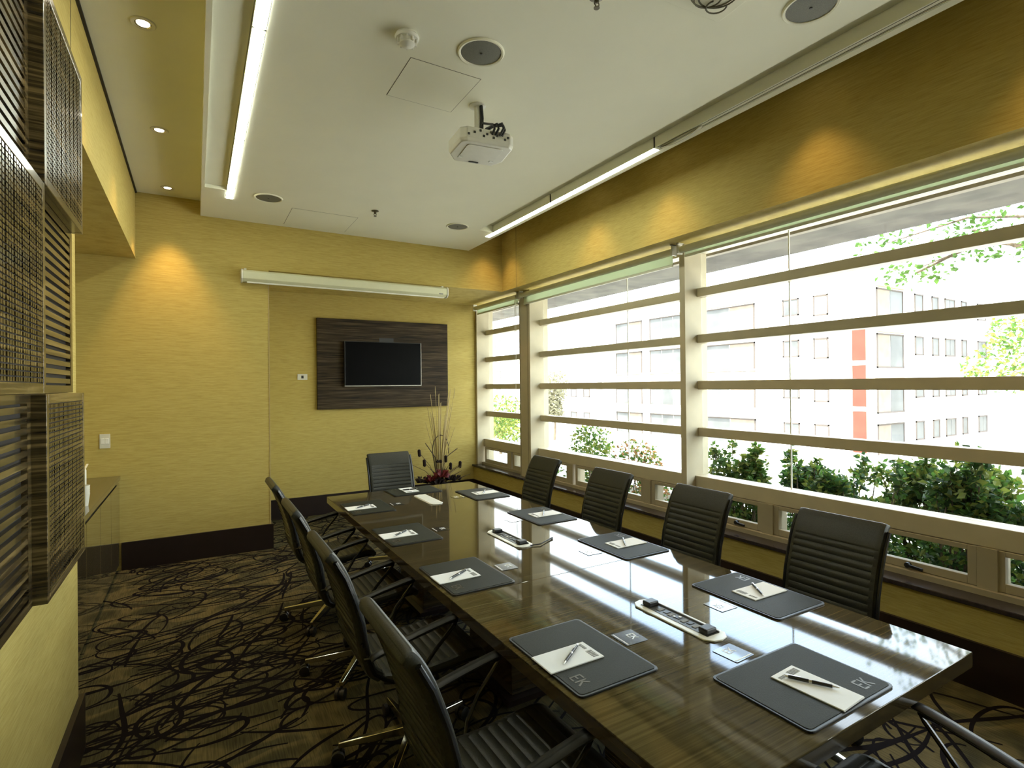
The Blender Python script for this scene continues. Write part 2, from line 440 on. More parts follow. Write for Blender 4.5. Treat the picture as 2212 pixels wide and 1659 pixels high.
def posts(idx, spans, label):
    for (y0, y1, groove) in spans:
        m = MB(); m.box(3.65, 3.93, y0, y1, .468, ZB)
        o = struct(m.build('trim_%d' % idx, 'window_metal', bevel=.003), label); idx += 1
        if groove:
            MB().box(3.646, 3.652, groove, groove+.02, .468, 2.78).build('groove', 'sash_metal', o)
            MB().box(3.646, 3.652, y1-.035, y1-.012, .468, 2.78).build('groove', 'sash_metal', o)
window(1, 6.02, 7.26, None, [(6.50, 7.22), (6.03, 6.40)], [], 'narrow window bay beside the television niche')
window(2, 3.31, 5.76, 4.19, [(5.10, 5.74), (3.87, 4.98), (3.32, 3.78)], [4.70], 'middle window bay with horizontal transoms')
window(3, .82, 3.25, 2.43, [(2.60, 3.24), (1.28, 2.52), (.83, 1.21)], [1.62, 2.83], 'nearest window bay with horizontal transoms')
window(4, -1.67, .76, -.4, [(.10, .75), (-1.10, .02), (-1.66, -1.2)], [-.5], 'window bay beside the camera')
posts(2, [(7.255, 7.30, 0), (5.76, 6.02, 5.80), (3.25, 3.31, 0), (.76, .82, 0)], 'champagne metal window post')
struct(MB().box(3.65, 3.98, YB, -1.67, .44, ZB).build('trim_6', 'wallpaper'), 'wall pier behind the camera')

def blind(y0, y1, drop, chain, label):
    t = thing('roller_blind', label, 'blind', (3.60, (y0+y1)/2, 2.80), 0, 'roller blinds above the windows')
    h = (y1-y0)/2
    Mx = Matrix.Rotation(-PI/2, 3, 'X')
    MB().tube([(0, -h+.03, 0), (0, h-.03, 0)], .030, 16).build('roller', 'blind_tube', t, smooth=True)
    for s in (-1, 1):
        m = MB(); m.box(-.028, .03, s*(h-.012)-.006, s*(h-.012)+.006, -.035, .058); m.box(-.028, .03, min(s*(h-.03), s*(h-.006)), max(s*(h-.03), s*(h-.006)), .05, .058)
        m.build('bracket', 'white_plastic', t)
    MB().box(.024, .027, -h+.05, h-.05, -drop, 0).build('fabric', 'blind_fabric', t)
    MB().box(.016, .034, -h+.05, h-.05, -drop-.022, -drop).build('bottom_bar', 'blind_tube', t, bevel=.003)
    if chain:
        cy = h-.035 if chain > 0 else -h+.035
        pts = [(-.02, cy, 0)] + [(-.022, cy+.012*math.sin(k*.9)*(k > 8), -.12*k) for k in range(1, 12)] + [(-.02, cy+.01, -1.42), (-.02, cy+.03, -1.40)] + [(-.018, cy+.035, -.12*k) for k in range(11, 0, -1)] + [(-.02, cy+.03, 0)]
        MB().tube(pts, .0035, 5).build('chain', 'white_plastic', t)
blind(5.94, 7.22, .075, -1, 'short roller blind rolled up beside the television niche')
blind(3.31, 5.90, .10, 0, 'roller blind with pale green hem above the middle window')
blind(.80, 3.27, .045, 0, 'roller blind rolled fully up above the nearest window')

# ------------------------------------------------------------------ linear lights in the ceiling
def linear_light(x0, x1, y0, y1, lit, label):
    t = thing('linear_light', label, 'ceiling light', ((x0+x1)/2, (y0+y1)/2, ZC), 0, 'linear ceiling lights')
    w, h = (x1-x0)/2, (y1-y0)/2
    m = MB(); m.box(-w, -w+.006, -h, h, 0, .12); m.box(w-.006, w, -h, h, 0, .12); m.box(-w, w, -h, h, .10, .12)
    for s in (-1, 1): m.box(-w, w, min(s*h, s*(h-.004)), max(s*h, s*(h-.004)), -.001, .12)
    m.build('housing', 'trough_paint', t)
    if lit: MB().box(-w+.005, w-.005, -h+.005, h-.005, -.004, .012).build('diffuser', 'tube_glow', t)
    else:
        MB().box(-w+.006, w-.006, -h+.004, h-.004, .004, .012).build('channel_cover', 'trough_paint', t)  # flat cover added so the empty channel does not go dark
        for q in (-.012, .014): MB().box(q, q+.0025, -h+.01, h-.01, .0025, .0042).build('track', 'gap_dark', t)
        m = MB(); n = 10; y = h-.02
        for k in range(n):
            a, c = k/n, (k+1)/n; za, zc = -.03*math.sin(PI*a)-.004, -.03*math.sin(PI*c)-.004
            m.add([(-.006, y-.36*a, za), (.028, y-.36*a, za+.01), (.028, y-.36*c, zc+.01), (-.006, y-.36*c, zc), (-.006, y-.36*a, za+.003), (.028, y-.36*a, za+.013), (.028, y-.36*c, zc+.013), (-.006, y-.36*c, zc+.003)],
                  [(0, 1, 2, 3), (4, 7, 6, 5), (0, 4, 5, 1), (2, 6, 7, 3), (0, 3, 7, 4), (1, 5, 6, 2)])
        m.build('loose_diffuser', 'white_plastic', t)
for (a, c, lb) in ((4.075, 5.38, 'farthest lit strip light on the panelled wall side of the ceiling'), (2.77, 4.065, 'middle lit strip light on the panelled wall side of the ceiling'), (1.465, 2.76, 'nearest lit strip light on the panelled wall side of the ceiling')):
    linear_light(.238, .297, a, c, True, lb)
linear_light(2.833, 2.892, 4.095, 5.39, True, 'lit strip light above the windows, nearest the far wall')
linear_light(2.833, 2.892, 2.79, 4.085, True, 'lit strip light above the windows, nearer the camera')
linear_light(2.833, 2.892, -1.1, 2.78, False, 'unlit strip light above the windows with loose diffuser hanging')

# ------------------------------------------------------------------ downlights
def downlight(x, y, z, label, e=SPOT_E, ang=78, blend=.9):
    t = thing('downlight', label, 'downlight', (x, y, z), 0, 'recessed downlights')
    MB().lathe([(.034, .0), (.036, -.004), (.052, -.006), (.056, -.002), (.056, 0)], 28, caps=False).build('trim_ring', 'white_plastic', t, smooth=True)
    MB().lathe([(.036, -.004), (.030, -.001), (.030, -.0025), (.034, -.0045)], 24, caps=False).build('baffle', 'chrome', t, smooth=True)
    MB().lathe([(0, -.003), (.028, -.003), (.028, -.001), (0, -.001)], 20).build('bulb', 'bulb_glow', t)
    l = bpy.data.lights.new('spot', 'SPOT'); l.energy = e; l.color = (1, .62, .24); l.spot_size = math.radians(ang); l.spot_blend = blend; l.shadow_soft_size = .03
    o = bpy.data.objects.new('spot_lamp', l); COL.objects.link(o); o.parent = t; o.location = (0, 0, -.02)
downlight(-.215, 3.243, ZS, 'round downlight nearest the camera in the side ceiling strip')
downlight(-.21, 4.53, ZS, 'middle round downlight of the side ceiling strip')
downlight(-.21, 5.80, ZS, 'round downlight closest to the far wall in the side ceiling strip', SPOT_E*3.2, 62, .75)
for y, lb in ((5.80, 'corner by the far wall'), (4.15, 'middle window, farther end'), (3.2, 'middle window, nearer end'), (1.95, 'nearest window'), (.75, 'window beside the camera')):
    downlight(3.16, y, ZT, 'hidden downlight in the ceiling slot above the ' + lb, SPOT_E*1.0)

# ------------------------------------------------------------------ ceiling fittings
def speaker(x, y, r, label):
    t = thing('ceiling_speaker', label, 'speaker', (x, y, ZC), 0, 'round ceiling speakers')
    MB().lathe([(r*.86, -.001), (r*.88, -.007), (r*.96, -.009), (r, -.004), (r, 0)], 40, caps=False).build('rim', 'ceiling_paint', t, smooth=True)
    MB().lathe([(0, -.006), (r*.5, -.0055), (r*.87, -.003), (r*.87, 0)], 40).build('grille', 'speaker_mesh', t, smooth=True)
    MB().lathe([(0, -.011), (.006, -.010), (.007, -.005)], 12).build('centre_cap', 'power_dark', t, smooth=True)
speaker(1.255, 2.412, .118, 'round ceiling speaker beside the smoke detector')
speaker(2.39, 1.39, .118, 'round ceiling speaker nearest the windows, cut by the frame top')
speaker(.568, 5.20, .118, 'round ceiling speaker near the end of the long strip light')
speaker(2.395, 5.18, .118, 'small looking round ceiling speaker near the far window corner')

t = thing('smoke_detector', 'white round smoke detector on the ceiling', 'smoke detector', (.885, 2.468, ZC))
MB().lathe([(.052, 0), (.058, -.012), (.054, -.024), (.046, -.026)], 32).build('base', 'white_plastic', t, smooth=True)
MB().lathe([(.040, -.024), (.036, -.046), (.022, -.054), (0, -.056)], 28).build('sensor_cap', 'white_plastic', t, smooth=True)
for k in range(10):
    a = 2*PI*k/10
    MB().obox((.043*math.cos(a), .043*math.sin(a), -.034), (.010, .008, .018), Matrix.Rotation(a, 3, 'Z')).build('rib', 'white_plastic', t)
MB().lathe([(.034, -.026), (.034, -.04)], 24).build('vent', 'power_dark', t)

def access_panel(x0, x1, y0, y1, label, cables=False):
    t = thing('access_panel', label, 'access panel', ((x0+x1)/2, (y0+y1)/2, ZC))
    w, h = (x1-x0)/2, (y1-y0)/2
    MB().box(-w+.003, w-.003, -h+.003, h-.003, -.0015, .0).build('hatch', 'ceiling_paint', t)
    for q in ((-w, -w+.003, -h, h), (w-.003, w, -h, h), (-w, w, -h, -h+.003), (-w, w, h-.003, h)):
        MB().box(*q, -.0008, 0).build('gap', 'gap_dark', t)
    return t
access_panel(.96, 1.365, 2.625, 3.035, 'square ceiling hatch beside the projector pole')
access_panel(.79, 1.405, 5.385, 5.955, 'square ceiling hatch near the far wall')
t = thing('ceiling_cover_plate', 'pale square ceiling plate with loose loops of cable at frame top', 'cover plate', (1.84, 1.43, ZC), math.radians(-4))
MB().prism(rect(.01, .47, .47, 2), -.022, 0).build('plate', 'ceiling_paint', t, bevel=.004)
for k, (r, dx, dy) in enumerate(((.085, .09, .10), (.06, .06, .13), (.10, .05, .085), (.045, .12, .14))):
    MB().tube([(dx + r*math.cos(a_*PI/12), dy+r*.9*math.sin(a_*PI/12), -.028-.005*k) for a_ in range(-3, 15)], .0035, 6).build('cable', 'gap_dark', t, smooth=True)

def sprinkler(x, y, label):
    t = thing('sprinkler', label, 'sprinkler', (x, y, ZC), 0, 'ceiling sprinklers')
    MB().lathe([(.034, 0), (.034, -.004), (.012, -.010), (.009, -.03), (0, -.031)], 20).build('rosette', 'sprinkler_brass', t, smooth=True)
    for s in (-1, 1): MB().tube([(s*.009, 0, -.022), (s*.013, 0, -.036), (0, 0, -.05)], .0025, 6).build('arm', 'sprinkler_brass', t)
    MB().lathe([(0, -.05), (.013, -.05), (.013, -.053), (0, -.053)], 14).build('deflector', 'sprinkler_brass', t)
sprinkler(1.493, 5.10, 'small dark sprinkler head on the ceiling before the far wall')
sprinkler(1.511, 1.815, 'sprinkler head at the top edge of the frame')

# projector
t = thing('projector', 'white ceiling projector hanging from a short pole', 'projector', (1.474, 2.888, ZC), math.radians(-7))
MB().lathe([(.05, 0), (.05, -.006), (.02, -.01), (.02, -.012)], 20).build('ceiling_flange', 'white_plastic', t, smooth=True)
MB().tube([(0, 0, -.005), (0, 0, -.20)], .020, 16).build('pole', 'white_plastic', t, smooth=True)
MB().tube([(.016, -.022, -.004), (.02, -.024, -.08), (.016, -.022, -.195)], .011, 8).build('pole_cable', 'cable_black', t, smooth=True)
m = MB()
for s in (-1, 1):
    m.bar((0, 0, -.196), (s*.12, .06, -.216), .018, .005); m.bar((0, 0, -.196), (s*.12, -.15, -.216), .018, .005)
m.build('mount_plate', 'power_dark', t)
body = MB()
out = [(-.165, -.10), (-.13, -.125), (.135, -.125), (.165, -.10), (.175, .06), (.13, .135), (-.12, .135), (-.175, .06)]
def ring(sc, z): return [(x*sc, y*sc*1.15-.04, z) for x, y in out]
rs = [ring(.92, -.218), ring(1, -.228), ring(1, -.285), ring(.95, -.305)]
vs = [p for r in rs for p in r]; n8 = 8
body.add(vs, [tuple(range(8))] + [(i*8+k, i*8+(k+1) % 8, (i+1)*8+(k+1) % 8, (i+1)*8+k) for i in range(3) for k in range(8)] + [tuple(range(24, 32))[::-1]])
body.build('body', 'projector_white', t, bevel=.006)
MB().prism(rect(.02, .22, .17, 4, 0, -.06), -.3085, -.304).build('lamp_cover', 'projector_white', t, bevel=.001)
MB().box(-.03, .03, .078, .09, -.309, -.303).build('latch', 'power_dark', t)
for k, x in enumerate((-.12, -.085, -.05, -.03, -.01, .015, .03, .05, .075, .10, .12)):
    MB().box(x-.006, x+.006, -.189, -.182, -.272+(k % 3)*.014, -.261+(k % 3)*.014).build('port', 'power_dark', t)
for k, (x, r) in enumerate(((.02, .05), (.045, .065), (.06, .045), (.0, .035))):
    MB().tube([(x*.2, -.02, -.19), (x, -.09, -.175+.01*k), (x+.03, -.14-r, -.185), (x+.035, -.16-r*.8, -.215), (x+.02, -.188, -.25)], .007, 7).build('cable', 'cable_black', t, smooth=True)
for s in (-1, 1): MB().box(s*.1-.012, s*.1+.012, .03, .05, -.3075, -.3035).build('foot', 'power_white', t)

# ------------------------------------------------------------------ projection screen casing
t = thing('projection_screen', 'cream casing of a rolled up projection screen on the far wall', 'projection screen', (1.505, 5.985, 2.77))
Mx = Matrix.Rotation(PI/2, 3, 'Y')
pr = [(-.05, .04), (-.05, -.03), (-.02, -.055), (.03, -.058), (.05, -.03), (.05, .045), (.02, .06), (-.03, .058)]
m = MB(); m.add([(x, y, z) for x in (-1.095, 1.095) for y, z in pr], [tuple(range(8)), tuple(range(8, 16))[::-1]] + [(k, (k+1) % 8, 8+(k+1) % 8, 8+k) for k in range(8)])
m.build('casing', 'screen_case', t, bevel=.004)
for s in (-1, 1):
    m = MB(); k0, k1 = (1.095, 1.112) if s > 0 else (-1.112, -1.095)
    m.add([(x, y*1.12, z*1.1) for x in (k0, k1) for y, z in pr], [tuple(range(8)), tuple(range(8, 16))[::-1]] + [(k, (k+1) % 8, 8+(k+1) % 8, 8+k) for k in range(8)])
    m.build('end_cap', 'white_plastic', t, bevel=.003)
    MB().box(s*1.07-.012, s*1.07+.012, .03, .064, .04, .085).build('bracket', 'white_plastic', t)
MB().box(-1.06, 1.06, -.028, -.012, -.07, -.056).build('slat_bar', 'white_plastic', t, bevel=.003)
MB().box(.99, 1.04, -.0575, -.054, -.03, -.018).build('badge', 'print_grey', t)

# ------------------------------------------------------------------ television on board
t = thing('television_board', 'dark streaked wooden board on the niche wall behind the television', 'wall board', (2.263, YN-.001, 1.955))
MB().box(-.913, .913, -.045, -.0, -.595, .595).build('board', 'tv_board_wood', t, bevel=.003)
MB().box(-.10, .10, -.05, -.044, .30, .36).build('cable_cutout', 'black_plastic', t)
t = thing('television', 'black flat screen television with thin grey frame', 'television', (2.21, YN-.10, 1.955))
W_, H_, T_ = .53, .30, .014
MB().box(-W_, W_, -.02, .03, -H_, -H_+T_).build('lower_bezel', 'tv_frame', t, bevel=.002)
MB().box(W_-T_*.6, W_, -.02, .03, -H_+T_, H_).build('side_bezel', 'tv_frame', t, bevel=.002)
m = MB(); m.box(-W_, W_-T_*.6, -.02, .03, H_-T_*.6, H_); m.box(-W_, -W_+T_*.6, -.02, .03, -H_+T_, H_-T_*.6)
m.build('dark_bezel', 'black_plastic', t, bevel=.002)
MB().box(-W_+.008, W_-.010, -.014, .02, -H_+.014, H_-.008).build('screen', 'tv_screen', t)
MB().box(-.3, .3, .03, .052, -.2, .2).build('wall_mount', 'black_plastic', t)

def plate(x, y, z, w, h, label, cat, rock, dark=False):
    t = thing('wall_switch' if cat == 'switch' else 'wall_socket', label, cat, (x, y, z))
    MB().box(-w/2, w/2, -.008, 0, -h/2, h/2).build('cover', 'white_plastic', t, bevel=.002)
    if dark: MB().box(-.014, .014, -.010, -.007, -.018, .018).build('outlet', 'black_plastic', t, bevel=.002)
    else:
        for q in rock: MB().box(q-.014, q+.014, -.012, -.007, -.025, .025).build('rocker', 'power_white', t, bevel=.002)
plate(1.175, YN, 1.783, .12, .075, 'white socket plate on niche wall left of the television board', 'socket', (), True)
plate(-.712, YF, 1.183, .078, .128, 'pale switch plate on the far wall above the counter', 'switch', (-.016, .016))

# ------------------------------------------------------------------ carved wall panels on the left
PW, PH = .68, .677
COLS = [1.57, 2.25]; ROWS = [2.315, 1.638, .961]
LEFT_X = XL
def woven_panel(y0, z0, label):
    t = thing('carved_wall_panel', label, 'wall panel', (LEFT_X, y0+PW/2, z0+PH/2), 0, 'carved wooden wall panels')
    d = .058
    MB().box(0, d-.006, -PW/2+.002, PW/2-.002, -PH/2+.002, PH/2-.002).build('panel_core', 'zebrano', t)
    fw = .034
    for q in ((-PW/2, -PW/2+fw, -PH/2, PH/2), (PW/2-fw, PW/2, -PH/2, PH/2)):
        MB().box(.001, d, q[0]+.001, q[1], q[2]+.001, q[3]-.001).build('frame_stile', 'zebrano', t, bevel=.002)
    for q in ((-PH/2, -PH/2+fw), (PH/2-fw, PH/2)):
        MB().box(.001, d, -PW/2+fw, PW/2-fw, q[0]+.001, q[1]-.001).build('frame_rail', 'zebrano', t, bevel=.002)
    nx, nz = 24, 38; a = PW-2*fw; h = PH-2*fw; py, pz = a/nx, h/nz
    m = MB()
    for i in range(nx):
        for k in range(nz):
            yy = -a/2+i*py; zz = -h/2+k*pz
            m.box(d-.008, d-.0006*((i*7+k*3) % 3), yy+.005, yy+py-.005, zz+.0022, zz+pz-.0022)
    o = m.build('carved_blocks', 'zebrano', t); o['kind'] = 'stuff'
    MB().box(d-.0065, d-.0055, -a/2, a/2, -h/2, h/2).build('groove_back', 'louver_back', t)
def louver_panel(y0, z0, label):
    t = thing('louvred_wall_panel', label, 'wall panel', (LEFT_X, y0+PW/2, z0+PH/2), 0, 'louvred wooden wall panels')
    d = .020
    MB().box(0, .004, -PW/2, PW/2, -PH/2, PH/2).build('backing', 'louver_back', t)
    fw = .045
    for q in ((-PW/2, -PW/2+fw), (PW/2-fw, PW/2)):
        MB().box(.004, d, q[0]+.0005, q[1]-.0005, -PH/2+.001, PH/2-.001).build('frame_stile', 'zebrano', t)
    for q in ((-PH/2, -PH/2+.03), (PH/2-.03, PH/2)):
        MB().box(.004, d, -PW/2+fw, PW/2-fw, q[0]+.001, q[1]-.001).build('frame_rail', 'zebrano', t)
    n = 18; h = PH-.06; p = h/n
    me = MB().box(.004, d-.001, -PW/2+fw, PW/2-fw, -p*.28, p*.28).mesh('slat', 'zebrano')
    for k in range(n):
        o = bpy.data.objects.new('slat', me); COL.objects.link(o); o.parent = t; o.location = (0, 0, -h/2+(k+.5)*p)
louver_panel(COLS[0], ROWS[0], 'top louvred wood panel at the left frame edge')
woven_panel(COLS[1], ROWS[0], 'top carved wood panel standing proud, nearest the ceiling bulkhead')
woven_panel(COLS[0], ROWS[1], 'middle carved wood panel at the left frame edge')
louver_panel(COLS[1], ROWS[1], 'middle louvred wood panel under the top carved panel')
louver_panel(COLS[0], ROWS[2], 'bottom louvred wood panel at the left frame edge')
woven_panel(COLS[1], ROWS[2], 'bottom carved wood panel standing proud beside the counter')
louver_panel(COLS[0]-PW, ROWS[1], 'middle louvred wood panel beyond the left frame edge')
woven_panel(COLS[0]-PW, ROWS[0], 'top carved wood panel beyond the left frame edge')
woven_panel(COLS[0]-PW, ROWS[2], 'bottom carved wood panel beyond the left frame edge')

# ------------------------------------------------------------------ counter in the recess
t = thing('sideboard', 'glossy built-in wooden sideboard in the recess beside the far wall', 'sideboard', (-.60, 4.6, 0))
MB().box(-.64, -.03, -1.42, 1.43, .07, .80).build('carcass', 'credenza_wood', t)
MB().box(-.60, -.05, -1.42, 1.43, 0, .07).build('plinth', 'baseboard_dark', t)
MB().box(-.64, 0, -1.44, 1.44, .825, .862).build('worktop', 'credenza_top_wood', t, bevel=.002)
MB().box(-.64, -.03, -1.42, 1.43, .80, .825).build('shadow_gap', 'louver_back', t)
for k in range(5):
    a = -1.42+k*.57
    MB().box(-.03, -.006, a+.004, a+.566, .075, .80).build('door', 'credenza_wood', t, bevel=.0015)
t = thing('tap', 'slim bright tap on the recess counter behind the carved panel', 'tap', (-.74, 5.20, .862), PI)
MB().lathe([(.024, 0), (.024, .012), (.013, .02), (.013, .17), (.010, .18)], 16).build('body', 'white_plastic', t, smooth=True)
MB().tube([(0, 0, .16), (.03, 0, .20), (.08, 0, .20), (.12, 0, .175)], .009, 10).build('spout', 'white_plastic', t, smooth=True)
MB().bar((0, 0, .178), (-.01, -.07, .21), .012, .006).build('lever', 'white_plastic', t)
t = thing('paper_cup_stack', 'stack of white cups on the recess counter', 'cups', (-.665, 4.62, .862))
for k in range(4): MB().lathe([(.028, .0), (.038, .085), (.036, .085), (.026, .004)], 20, (0, 0, .018*k)).build('cup', 'white_plastic', t, smooth=True)

# ------------------------------------------------------------------ conference table
TX0, TX1, TY0, TY1, TZT = .92, 2.215, .772, 4.59, .75
t = thing('conference_table', 'long glossy streaked wooden conference table', 'table', ((TX0+TX1)/2, (TY0+TY1)/2, 0))
cx, cy = (TX0+TX1)/2, (TY0+TY1)/2
for (a, c) in ((TY0, 2.097), (2.099, TY1)):
    o = MB().box(TX0-cx, TX1-cx, a-cy, c-cy, TZT-.006, TZT).build('tabletop', 'table_wood', t, bevel=.0015)
    MB().box(TX0-cx+.0005, TX1-cx-.0005, a-cy+.0005, c-cy-.0005, TZT-.05, TZT-.006).build('edge_band', 'table_edge_wood', o)
for q in ((TX0+.16, TX0+.19, TY0+.22, TY1-.22), (TX1-.19, TX1-.16, TY0+.22, TY1-.22), (TX0+.19, TX1-.19, TY0+.22, TY0+.25), (TX0+.19, TX1-.19, TY1-.25, TY1-.22)):
    MB().box(q[0]-cx, q[1]-cx, q[2]-cy, q[3]-cy, TZT-.15, TZT-.05).build('apron', 'table_edge_wood', t)
for yy in (1.44, 2.68, 3.94):
    MB().box(-.16, .16, yy-.25-cy, yy+.25-cy, .03, TZT-.05).build('pedestal', 'table_edge_wood', t, bevel=.004)
    MB().box(-.20, .20, yy-.29-cy, yy+.29-cy, 0, .03).build('plinth', 'baseboard_dark', t)

def power_unit(y, closed, label):
    t = thing('table_power_unit', label, 'power outlet', (1.578, y, TZT), 0, 'white power units along the table centre')
    w, h = .055, .205
    pts = [(w, h-.035), (w*.6, h-.008), (0, h), (-w*.6, h-.008), (-w, h-.035), (-w, -h+.035), (-w*.6, -h+.008), (0, -h), (w*.6, -h+.008), (w, -h+.035)]
    MB().prism(pts, 0, .006).build('rim', 'power_white', t, bevel=.002)
    if closed:
        for k in (-1, 0, 1): MB().box(-.048, .048, -.06+k*.122, .06+k*.122, .006, .009).build('lid', 'power_white', t, bevel=.001)
    else:
        MB().box(-.030, .030, -.165, .165, .006, .0075).build('socket_tray', 'power_dark', t)
        MB().box(.030, .034, -.165, .165, .006, .012).build('hinge', 'print_grey', t)
        for s in (-1, 1): MB().box(-.026, .026, s*.14-.02, s*.14+.02, .0075, .026).build('plug', 'black_plastic', t, bevel=.004)
        for k, yy in enumerate((-.09, -.06, -.035, -.005, .03, .055, .085)):
            MB().box(-.016+.006*(k % 2), .016, yy-.009, yy+.009, .0075, .0095).build('socket', 'black_plastic' if k % 2 else 'print_grey', t, bevel=.001)
        MB().box(-.01, .0, .006, .016, .0095, .0105).build('indicator', 'card_white', t); MB().box(.004, .014, -.01, .0, .0095, .0105).build('indicator', 'card_white', t)
power_unit(1.458, False, 'open power unit on the table nearest the camera')
power_unit(2.74, False, 'open power unit in the middle of the table')
power_unit(4.02, True, 'closed power unit at the far end of the table')
tag(MB().tube([(1.60, 2.545, .7555), (1.66, 2.53, .758), (1.74, 2.575, .757), (1.79, 2.60, .756)], [.0035, .0035, .0035, .006], 7).build('short_cable', 'cable_black', smooth=True), 'short black cable poking out of the middle power unit', 'cable')

# ------------------------------------------------------------------ place settings
def letters(m, x, y, s, z, h=.0006):
    """E and K strokes; +x is up for the reader, -y is to the right"""
    w = s*.14
    def st(a, c): m.bar((x+a[1]*s, y-a[0]*s, z), (x+c[1]*s, y-c[0]*s, z), w, h)
    st((0, 0), (0, 1)); st((0, .04), (.5, .04)); st((0, .5), (.42, .5)); st((0, .96), (.5, .96))
    st((.68, 0), (.68, 1)); st((.70, .45), (1.15, 1)); st((.82, .58), (1.2, 0))
def blotter_mesh(name, label):
    t = thing('desk_blotter', label, 'blotter', (0, 0, 0), 0, 'black leather blotters')
    MB().prism(rect(.018, .312, .425), 0, .006).build('base', 'blotter_edge', t, bevel=.0015)
    MB().prism(rect(.014, .296, .409), .006, .0075).build('leather_top', 'blotter_leather', t, bevel=.0007)
    m = MB(); letters(m, -.125, -.115, .042, .0078); m.build('logo', 'logo_foil', t)
    return t
def notepad(label):
    t = thing('notepad', label, 'notepad', (0, 0, 0), 0, 'white notepads')
    m = MB()
    for k in range(5):
        z = .0007*k; m.box(-.105+.0004*k, .105-.0003*k, -.0575, .0575+.0003*(k % 2), z, z+.0006)
    m.build('sheets', 'paper', t)
    m = MB(); z = .0037
    for (a, c, x0, x1) in ((.012, .048, .076, .088), (-.046, -.002, .070, .092)):
        y = a
        while y < c: m.box(x0, x1, y, min(y+.006, c), z-.0003, z+.0002); y += .0085
    m.build('printing', 'print_grey', t)
    return t
def pen(label):
    t = thing('pen', label, 'pen', (0, 0, 0), 0, 'black and silver pens')
    def seg(a, c, r0, r1, n, mt): MB().tube([(a, 0, .0055), (c, 0, .0055)], [r0, r1], 10).build(n, mt, t, smooth=True)
    seg(-.070, -.052, .0012, .004, 'tip', 'pen_silver'); seg(-.052, .0, .0047, .0053, 'barrel', 'pen_black'); seg(.0, .008, .0056, .0056, 'band', 'pen_silver')
    seg(.008, .062, .0053, .005, 'cap', 'pen_black'); seg(.062, .070, .004, .0035, 'button', 'pen_silver')
    MB().bar((.030, 0, .0115), (.064, 0, .0115), .003, .0015).build('clip', 'pen_silver', t)
    return t
def card(label):
    t = thing('table_card', label, 'card', (0, 0, 0), 0, 'small dark table cards')
    MB().prism(rect(.006, .095, .095), 0, .002).build('plate', 'card_print', t, bevel=.0005)
    m = MB(); letters(m, .0, .018, .030, .0023); m.build('logo', 'card_white', t)
    MB().box(-.041, -.036, -.042, .042, .002, .0025).build('text_line', 'card_white', t)
    return t
first = {}
def place(kind, maker, loc, rz, label):
    if kind not in first:
        o = maker(label); first[kind] = o; o.location = loc; o.rotation_euler = (0, 0, rz)
    else: o = dup(first[kind], loc, rz, label)
    return o
seats = []
YL = [1.443, 2.325, 3.155, 4.01]; YR = [1.457, 2.288, 3.10, 3.99]
num = ['nearest', 'second nearest', 'third nearest', 'farthest']
for i in range(4):
    seats.append((1.097, YL[i], 0, -.055, -.012, num[i] + ' place on the panelled wall side', .78))
for i in range(4):
    seats.append((2.045, YR[i], PI, -.03, .0, num[i] + ' place on the window side', .60))
seats.append((1.557, .958, PI/2, -.045, .0, 'near end of the table', 0))
seats.append((1.60, 4.425, -PI/2, -.02, -.03, 'far end of the table', 1.45))
for i, (x, y, rz, px, py, where, pr_) in enumerate(seats):
    z = TZT
    c, s = math.cos(rz), math.sin(rz)
    wpt = lambda lx, ly: (x + c*lx - s*ly, y + s*lx + c*ly)
    jit = random.uniform(-.012, .012)
    place('b', lambda l: blotter_mesh('b', l), (x, y, z), rz + (jit if i != 8 else 0), 'black leather blotter at the ' + where)
    tw = .06 if i == 8 else jit*2
    place('n', notepad, (*wpt(px, py), z+.0078), rz+tw, 'white notepad at the ' + where)
    pa = {0: rz+.60, 1: rz+.55, 2: rz+.65, 3: rz+.5}.get(i, rz-2.2 if i < 8 else (rz+.54 if i == 8 else rz+1.5))
    if i == 8: pl = (1.560, .927)
    else: pl = wpt(px+.012, py)
    place('p', pen, (*pl, z+.0116), pa, 'black pen at the ' + where)
    if i < 9: place('c', card, (*wpt(.222, .0 if i != 8 else .02), z), rz + random.uniform(-.06, .06), 'small logo card at the ' + where)

